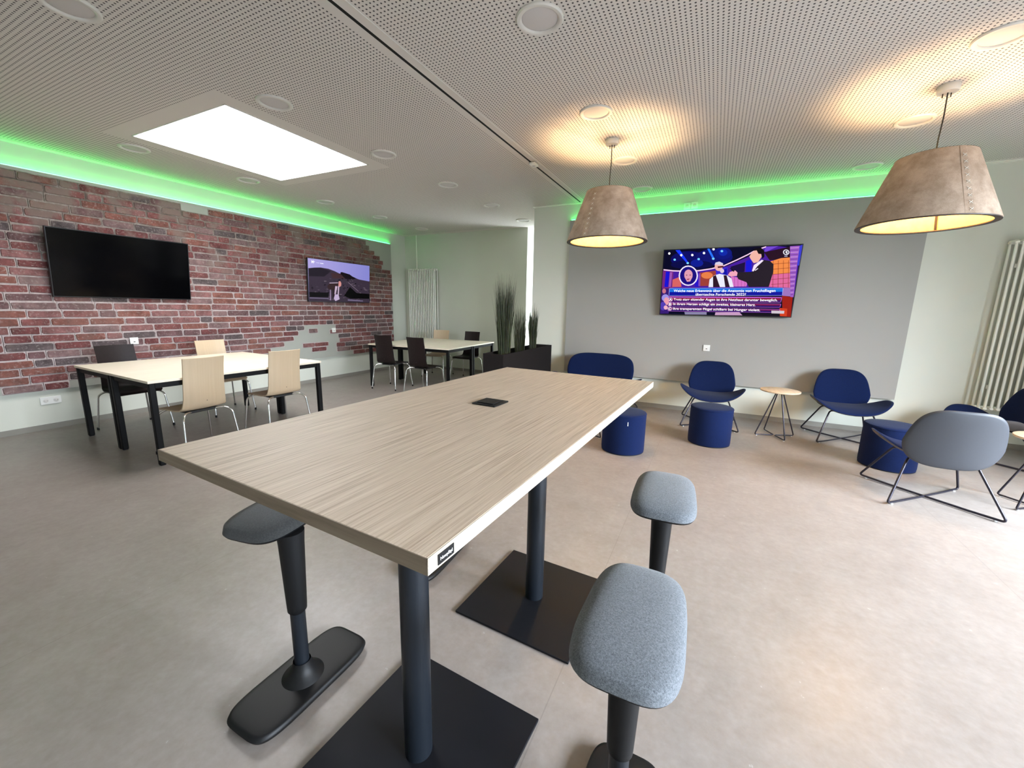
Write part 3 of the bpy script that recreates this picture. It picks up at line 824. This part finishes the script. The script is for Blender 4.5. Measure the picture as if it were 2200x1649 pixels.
# ------------------------------------------------------------------ sockets
def plate(nm, T, w_, h_, label, holes, cat='socket'):
    t = thing(nm, label, cat); t.matrix_world = T
    MB().box(-w_ / 2, w_ / 2, -.012, 0, -h_ / 2, h_ / 2).build('cover_plate', M['white'], t, 40, .003)
    for hx_ in holes:
        MB().lathe([(.0, .002), (.019, .002), (.022, .0)], 24, caps=False, T=Matrix.Translation((hx_, -.0125, 0)) @ Matrix.Rotation(R_(90), 4, 'X') ).build('insert', M['ringw'], t)
        g = MB()
        for dx in (-.0095, .0095): g.lathe([(.0025, 0), (.0025, .0015)], 8, T=Matrix.Translation((hx_ + dx, -.0145, 0)) @ Matrix.Rotation(R_(90), 4, 'X'))
        g.build('pin_hole', M['black'], t)
    return t
def wallT(axis, x, y, z):
    if axis == 'L': return Matrix.Translation((x, y, z)) @ Matrix.Rotation(R_(90), 4, 'Z')
    return Matrix.Translation((x, y, z))
plate('wall_socket', wallT('L', XL + .0, 1.70, .325), .165, .085, 'white double wall socket low beneath the brick panel', [-.04, .04])
def data_plate(T, label):
    t = plate('data_outlet', T, .085, .085, label, [], 'socket')
    MB().box(-.026, .026, -.0135, -.011, -.026, .026).build('insert', M['white'], t, 40, .001)
    MB().box(-.009, .009, -.0145, -.013, -.016, -.006).build('port', M['black'], t)
data_plate(wallT('L', XL + .054, 2.50, .945), 'white outlet on the brick panel above the dark chair')
data_plate(wallT('L', XL + .048, 5.56, .955), 'white outlet on the bare patch of the brick panel below the landscape screen')
data_plate(wallT('F', -.063, YT - .05, .942), 'white outlet on the plain grey panel below the quiz screen')
plate('wall_socket', wallT('F', -.49, YT, 2.85), .085, .085, 'small socket in the green-lit cove, closer to the plant trough', [0])
plate('wall_socket', wallT('F', -.395, YT, 2.855), .085, .085, 'small socket in the green-lit cove, farther from the plant trough', [0])

# ------------------------------------------------------------------ screens
def tv(name, label, T, w_, h_, tilt, glass_mat):
    "local: width x, facing -Y, origin at bottom-centre of the front face"
    t = thing(name, label, 'television'); t.matrix_world = T
    Rt = Matrix.Rotation(R_(tilt), 4, 'X')
    MB().box(-w_ / 2, w_ / 2, .0, .035, 0, h_, Rt).build('housing', M['tvframe'], t, 40, .004)
    MB().box(-w_ / 2 + .12, w_ / 2 - .12, .035, .045, .06, h_ * .72, Rt).build('rear_cover', M['tvframe'], t, 40, .01)
    s = MB().box(-w_ / 2 + .010, w_ / 2 - .010, -.0015, .001, .012, h_ - .010, Rt).build('screen', glass_mat, t, 0)
    return t, s, Rt
def tvT(axis, c, z, offs):
    if axis == 'L': return Matrix.Translation((XL + offs, c, z)) @ Matrix.Rotation(R_(90), 4, 'Z')
    return Matrix.Translation((c, YT - offs, z))
def bracket(t, Rt, h_, depth):
    MB().box(-.2, .2, .045, depth, h_ * .3, h_ * .34).build('wall_bracket', M['black'], t, 0)
t1, s1_, R1 = tv('television', 'wide black screen, switched off, on the brick panel', tvT('L', 2.508, 1.472, .105), 1.33, .745, 7.5, M['tvblack']); bracket(t1, R1, .745, .070)
t2, s2_, R2 = tv('television', 'screen showing a hilly landscape on the brick panel, nearer the back wall', tvT('L', 5.745, 1.484, .10), 1.455, .765, 3.5, M['tvblack']); bracket(t2, R2, .765, .054)
t3, s3_, R3 = tv('television', 'screen showing a brightly coloured quiz show on the plain grey panel', tvT('F', .074, 1.385, .115), 1.585, .885, 8.0, M['tvblack']); bracket(t3, R3, .885, .095)

EM = {}
def em(c, s=1.0):
    k = (c, s)
    if k not in EM:
        EM[k] = emit('screen_colour', tuple(pow(x / 255, 2.2) for x in c), s)
    return EM[k]
class Pic:
    "flat picture built from coloured shapes in u,v (0..1) laid in layers on a screen"
    def __init__(s, w_, h_, Rt, quad, y0=-.0022, gain=.5):
        s.w, s.h, s.R, s.q, s.y, s.g = w_ - .02, h_ - .022, Rt, quad, y0, gain
        s.mb = MB(); s.mats = []; s.layer = 0
    def P(s, px, py):
        (ax, ay), (bx, by), (cx, cy), (dx, dy) = s.q      # tl, tr, br, bl in crop pixels
        xl = ax + (py - ay) / (dy - ay) * (dx - ax); xr = bx + (py - by) / (cy - by) * (cx - bx)
        yt = ay + (px - ax) / (bx - ax) * (by - ay); yb = dy + (px - dx) / (cx - dx) * (cy - dy)
        return ((px - xl) / (xr - xl), (yb - py) / (yb - yt))
    def L(s, u, v, k=None):
        k = s.layer if k is None else k
        return ((u - .5) * s.w, s.y - k * .00004, .012 + v * s.h)
    def mat(s, c, e):
        mt = em(c, e * s.g)
        if mt not in s.mats: s.mats.append(mt)
        s.mb.cur = s.mats.index(mt)
    def poly(s, pts, c, e=1.0, px=True):
        s.mat(c, e); s.layer += 1
        q = [s.P(*p) for p in pts] if px else pts
        q = [(min(1, max(0, u)), min(1, max(0, v))) for u, v in q]
        n = len(q); s.mb.add([s.L(u, v) for u, v in q], [tuple(range(n))], s.R)
    def disc(s, cx, cy, rx, ry, c, e=1.0, n=20):
        s.poly([(cx + rx * math.cos(2 * math.pi * i / n), cy - ry * math.sin(2 * math.pi * i / n)) for i in range(n)], c, e)
    def build(s, parent): return s.mb.build('picture', s.mats, parent, 0)

# quiz show ---------------------------------------------------------------
P3 = Pic(1.585, .885, R3, ((165, 210), (2000, 145), (1825, 1125), (105, 1075)), gain=.5)
full = [(0, 0), (1, 0), (1, 1), (0, 1)]
P3.poly(full, (6, 5, 38), px=False)
for x, y, rx, ry, c in ((520, 330, 260, 110, (12, 12, 95)), (880, 300, 250, 110, (14, 18, 105)), (560, 400, 300, 60, (10, 10, 70)), (1000, 250, 120, 80, (12, 24, 120)), (1000, 240, 60, 45, (14, 40, 160)), (640, 380, 90, 50, (14, 30, 140))): P3.disc(x, y, rx, ry, c)
P3.poly([(330, 208), (395, 205), (520, 372), (500, 382)], (28, 58, 250))
P3.poly([(785, 190), (815, 188), (885, 318), (860, 328)], (40, 110, 250))
# stage wall, arches
P3.poly([(155, 470), (380, 490), (650, 488), (900, 450), (1050, 420), (1330, 300), (1490, 190), (1700, 160), (1975, 200), (1880, 820), (130, 790)], (70, 30, 150))
P3.poly([(140, 480), (300, 492), (300, 760), (120, 790)], (110, 40, 120))
P3.poly([(190, 490), (250, 492), (225, 700), (168, 700)], (25, 20, 200))
P3.poly([(250, 500), (285, 500), (265, 700), (232, 700)], (150, 80, 170))
P3.poly([(290, 600), (400, 560), (420, 700), (285, 700)], (205, 95, 95))
P3.poly([(600, 520), (670, 505), (665, 700), (610, 700)], (40, 20, 190))
P3.poly([(670, 510), (905, 480), (900, 690), (660, 690)], (150, 60, 55))
P3.disc(780, 545, 80, 45, (222, 120, 70)); P3.poly([(665, 520), (690, 518), (685, 690), (660, 690)], (120, 70, 170))
P3.poly([(900, 470), (1060, 430), (1060, 560), (910, 600)], (60, 45, 200))
P3.poly([(1000, 470), (1050, 450), (1050, 640), (1000, 640)], (20, 20, 160))
P3.poly([(1100, 430), (1290, 370), (1280, 500), (1120, 520)], (28, 14, 60))
P3.poly([(1300, 355), (1375, 330), (1370, 500), (1295, 505)], (25, 25, 205))
P3.poly([(1100, 560), (1330, 600), (1300, 700), (1120, 700)], (205, 110, 190))
for k in range(5): P3.poly([(1100 + 45 * k, 565), (1104 + 45 * k, 565), (1104 + 45 * k, 700), (1100 + 45 * k, 700)], (140, 50, 110))
# glowing arch edge
arc = [(155, 465), (300, 480), (480, 486), (660, 480), (840, 455), (1010, 415), (1180, 340), (1330, 268), (1430, 210), (1560, 168)]
for (x0, y0), (x1, y1) in zip(arc[:-1], arc[1:]): P3.poly([(x0, y0 - 7), (x1, y1 - 7), (x1, y1 + 9), (x0, y0 + 9)], (245, 205, 235))
P3.poly([(1560, 166), (1710, 162), (1560, 235), (1530, 230)], (110, 70, 200))
P3.poly([(1530, 240), (1850, 170), (1850, 330), (1600, 350)], (40, 15, 35))
# orange lattice wall on the right
P3.poly([(1600, 365), (1740, 320), (1845, 312), (1835, 720), (1560, 705)], (235, 135, 70))
P3.poly([(1590, 540), (1840, 520), (1835, 720), (1570, 705)], (215, 100, 150))
for k in range(5): P3.poly([(1610, 400 + 68 * k), (1842, 380 + 68 * k), (1842, 385 + 68 * k), (1610, 405 + 68 * k)], (120, 45, 30))
for k in range(4): P3.poly([(1640 + 62 * k, 350), (1645 + 62 * k, 350), (1630 + 62 * k, 720), (1625 + 62 * k, 720)], (120, 45, 30))
P3.poly([(1735, 720), (1850, 720), (1835, 840), (1740, 830)], (150, 110, 180))
# brick pier far right
P3.poly([(1850, 165), (1965, 158), (1915, 500), (1870, 850), (1832, 850), (1845, 400)], (150, 90, 190))
for k in range(22):
    y = 185 + k * 30
    P3.poly([(1852 - k * .8, y), (1955 - k * 4.2, y - 5), (1955 - k * 4.2, y + 1), (1852 - k * .8, y + 6)], (90, 40, 110) if k % 2 else (215, 165, 205))
P3.poly([(1965, 158), (2000, 146), (1950, 420), (1925, 420)], (60, 60, 200))
P3.poly([(1735, 830), (1860, 850), (1825, 1125), (1730, 1118)], (150, 30, 15))
P3.poly([(1700, 1000), (1790, 1010), (1780, 1118), (1700, 1116)], (200, 60, 30))
# audience at lower left
P3.poly([(130, 720), (235, 720), (235, 1070), (105, 1072)], (55, 30, 110))
P3.disc(165, 755, 28, 34, (190, 110, 130)); P3.disc(185, 850, 55, 50, (150, 140, 220)); P3.disc(200, 895, 38, 55, (225, 150, 165)); P3.disc(150, 965, 45, 60, (80, 60, 170)); P3.disc(190, 985, 30, 30, (230, 170, 190))
# guest with glasses and waistcoat
P3.poly([(800, 705), (815, 600), (880, 545), (950, 525), (1050, 545), (1110, 590), (1135, 705)], (225, 225, 240))
P3.poly([(862, 705), (862, 560), (900, 540), (955, 705)], (45, 22, 40)); P3.poly([(1025, 705), (1005, 545), (1045, 545), (1085, 705)], (45, 22, 40))
P3.disc(940, 425, 54, 62, (228, 170, 165)); P3.poly([(885, 400), (900, 372), (950, 360), (1000, 385), (1000, 408), (935, 402)], (205, 200, 225))
P3.poly([(925, 425), (1005, 418), (1008, 438), (930, 446)], (70, 25, 35)); P3.disc(985, 485, 28, 30, (210, 190, 215))
# host in a dark suit, arm outstretched
P3.poly([(1190, 505), (1375, 500), (1440, 400), (1510, 340), (1600, 355), (1645, 400), (1640, 500), (1580, 705), (1330, 705), (1300, 640), (1200, 600), (1180, 560)], (38, 30, 40))
P3.poly([(1375, 490), (1400, 410), (1500, 340), (1525, 350), (1440, 430), (1395, 495)], (235, 220, 240))
P3.poly([(1345, 295), (1380, 240), (1430, 205), (1490, 230), (1500, 300), (1455, 370), (1400, 385), (1375, 350), (1362, 330)], (232, 175, 160))
P3.poly([(1365, 225), (1420, 190), (1495, 180), (1535, 220), (1535, 300), (1505, 330), (1500, 265), (1460, 260), (1440, 215)], (18, 10, 16))
P3.poly([(1060, 545), (1090, 500), (1160, 480), (1190, 510), (1180, 555), (1100, 562)], (232, 160, 180))
P3.poly([(1085, 450), (1100, 448), (1150, 488), (1140, 500)], (15, 12, 30)); P3.poly([(1410, 478), (1450, 450), (1456, 458), (1416, 488)], (230, 220, 235))
# inset portrait
P3.disc(517, 548, 138, 138, (235, 225, 250)); P3.disc(517, 548, 120, 122, (28, 16, 120))
P3.disc(520, 535, 60, 70, (214, 150, 170)); P3.poly([(460, 560), (580, 560), (545, 625), (500, 630)], (214, 150, 170))
for x in (495, 545): P3.disc(x, 540, 11, 5, (70, 30, 60))
P3.poly([(490, 592), (540, 585), (525, 604), (505, 606)], (150, 60, 90))
# spotlights
for x, y in ((240, 250), (417, 273), (575, 272), (740, 246), (872, 196)): P3.disc(x, y, 16, 15, (255, 255, 255), 1.6)
for x, y in ((320, 332), (665, 326), (985, 222), (868, 322), (510, 378)): P3.disc(x, y, 18, 14, (110, 190, 255), 1.2)
# station ring with figure one
P3.disc(1802, 243, 38, 36, (235, 235, 250)); P3.disc(1802, 243, 27, 26, (30, 14, 40))
P3.poly([(1784, 243), (1808, 226), (1816, 228), (1816, 262), (1802, 262), (1802, 246)], (240, 240, 250))
P3.poly([(1778, 288), (1816, 288), (1816, 301), (1778, 301)], (170, 165, 190))
# question and answer bars
def bar(x0, y0, x1, y1, sk, c1, c2, edge):
    P3.poly([(x0 + 1, y0), (x0 + 10, y0 - 7), (x1 - 12, y0 - 7 + sk), (x1 - 2, y0 + sk), (x1 - 15, y1 + sk), (x1 - 25, y1 + 7 + sk), (x0 + 4, y1 + 7), (x0 - 5, y1)], edge)
    mid = (y0 + y1) / 2
    P3.poly([(x0 + 7, y0 - 3), (x1 - 8, y0 - 3 + sk), (x1 - 14, mid + sk), (x0 + 4, mid)], c1)
    P3.poly([(x0 + 4, mid), (x1 - 14, mid + sk), (x1 - 20, y1 + 3 + sk), (x0, y1 + 3)], c2)
P3.poly([(230, 828), (1740, 850), (1725, 862), (228, 838)], (190, 80, 200))
bar(240, 722, 1756, 815, 6, (30, 110, 215), (16, 22, 150), (160, 170, 245))
bar(238, 852, 1734, 905, 12, (130, 22, 60), (62, 16, 96), (190, 110, 215))
bar(232, 926, 1722, 965, 22, (112, 22, 70), (44, 14, 96), (180, 100, 215))
bar(225, 992, 1708, 1030, 30, (104, 26, 84), (40, 14, 92), (180, 100, 215))
for cx, cy in ((262, 873), (252, 938), (250, 1002)): P3.disc(cx, cy, 32, 27, (235, 190, 215)); P3.disc(cx, cy, 26, 22, (120, 60, 120))
P3.poly([(460, 1048), (770, 1052), (770, 1090), (470, 1085)], (130, 125, 160)); P3.poly([(890, 1058), (1200, 1056), (1240, 1102), (880, 1098)], (190, 150, 185))
P3.poly([(1240, 1070), (1700, 1078), (1700, 1118), (1240, 1105)], (20, 14, 26)); P3.poly([(1600, 1035), (1755, 1040), (1750, 1080), (1600, 1075)], (200, 190, 200))
pic3 = P3.build(s3_)
white_em = em((255, 250, 255), .62)
def tvtext(P, body, cx, cy, hpx, align, R, parent, stretch=1.0, mt=None, name='caption', bold=.0):
    u, v = P.P(cx, cy); x, y, z_ = P.L(u, v, P.layer + 4)
    size = hpx / 900 * P.h
    T = R @ Matrix.Translation((x, y, z_)) @ Matrix.Rotation(R_(90), 4, 'X')
    return text(body, size, T, mt or white_em, parent, name, align, .00005, stretch, bold)
W3 = M['stitch']
tvtext(P3, 'Welche neue Erkenntnis über die Anatomie von Fruchtfliegen', 985, 757, 50, 'CENTER', R3, pic3, 1.0, bold=.0003)
tvtext(P3, 'überraschte Forschende 2022?', 955, 808, 50, 'CENTER', R3, pic3, 1.01, bold=.0003)
tvtext(P3, 'Trotz starr sitzender Augen ist ihre Netzhaut darunter beweglich.', 305, 872, 48, 'LEFT', R3, pic3, 1.0, bold=.0003)
tvtext(P3, 'In ihrem Herzen schlägt ein zweites, kleineres Herz.', 298, 936, 48, 'LEFT', R3, pic3, 1.03, bold=.0003)
tvtext(P3, 'Ihre transparenten Flügel schillern bei Hunger violett.', 294, 1002, 48, 'LEFT', R3, pic3, 1.065, bold=.0003)
for ch, x, y in (('A', 262, 875), ('B', 252, 940), ('C', 250, 1004)): tvtext(P3, ch, x, y, 46, 'CENTER', R3, pic3, 1.1, bold=.0008)

# landscape ---------------------------------------------------------------
P2 = Pic(1.455, .765, R2, ((235, 295), (1800, 460), (1800, 1432), (255, 1408)), gain=.42)
P2.poly(full, (150, 150, 225), px=False)
for k in range(24):
    x0 = 235 + k * 65.3; cc = 1 - k / 23
    P2.poly([(x0, 280), (x0 + 67, 284), (x0 + 67, 900), (x0, 900)], (int(138 + 42 * cc), int(138 + 32 * cc), int(214 + 18 * cc)))
P2.poly([(245, 555), (380, 535), (520, 528), (700, 555), (850, 610), (960, 665), (1100, 700), (1300, 745), (1500, 820), (1800, 868), (1800, 1432), (255, 1408)], (62, 52, 66))
P2.poly([(245, 560), (520, 535), (760, 620), (600, 760), (250, 760)], (40, 34, 44))
P2.poly([(1000, 640), (1040, 632), (1100, 650), (1170, 670), (1240, 690), (1310, 740), (1430, 795), (1300, 825), (1120, 805), (1000, 720)], (26, 20, 26))
P2.poly([(760, 660), (1000, 680), (1120, 800), (800, 800)], (70, 48, 52))
random.seed(3)
for i in range(150):                                                       # scrub and stones
    x = random.uniform(265, 1780); y = random.uniform(max(790, 620 + .15 * x), 1390); r = random.uniform(7, 34)
    c = random.choice([(28, 22, 32), (88, 76, 92), (54, 46, 60), (104, 92, 104), (14, 11, 16), (74, 64, 78)])
    P2.poly([(x + r * random.uniform(.6, 1.6) * math.cos(a), y + r * random.uniform(.25, .7) * math.sin(a)) for a in (0, 1, 2.1, 3.1, 4.2, 5.2)], c)
P2.poly([(1240, 1020), (1420, 1180), (1780, 1200), (1790, 1330), (1250, 1330), (1080, 1260)], (5, 4, 7))
P2.poly([(258, 1170), (700, 1180), (690, 1300), (260, 1300)], (14, 11, 14))
P2.poly([(1180, 900), (1200, 895), (1480, 1130), (1470, 1140)], (120, 105, 120))
P2.poly([(262, 1310), (700, 1322), (700, 1345), (262, 1338)], (120, 110, 135))
P2.poly([(1180, 1350), (1600, 1380), (1600, 1405), (1180, 1385)], (120, 110, 140))
# stooping figure
P2.poly([(665, 1010), (720, 930), (850, 905), (935, 915), (955, 1010), (870, 1090), (760, 1120), (690, 1080)], (58, 42, 44))
P2.poly([(730, 1100), (752, 1100), (757, 1380), (725, 1380)], (150, 130, 160)); P2.poly([(790, 1090), (830, 1080), (830, 1300), (800, 1300)], (46, 34, 38))
P2.poly([(860, 1000), (915, 1010), (870, 1220), (838, 1220)], (205, 180, 205)); P2.poly([(930, 1000), (962, 1000), (945, 1230), (920, 1230)], (215, 190, 215))
P2.poly([(850, 1225), (940, 1220), (968, 1350), (860, 1402), (822, 1330)], (200, 180, 215))
P2.poly([(945, 880), (985, 868), (1012, 920), (1010, 985), (975, 1025), (940, 990)], (220, 150, 145)); P2.poly([(720, 915), (930, 905), (930, 925), (720, 935)], (190, 170, 190))
pic2 = P2.build(s2_)
wl = em((235, 235, 250), .55)
tvtext(P2, 'M', 332, 393, 80, 'CENTER', R2, pic2, .95, wl, 'channel_mark', .002)
tvtext(P2, 'TV', 372, 392, 48, 'CENTER', R2, pic2, .5, wl, 'channel_mark', .001)
tvtext(P2, 'MUSIC', 455, 412, 24, 'CENTER', R2, pic2, 1.2, wl, 'caption', .0)
tvtext(P2, 'Radio', 545, 424, 30, 'CENTER', R2, pic2, 1.2, wl, 'caption', .0008)
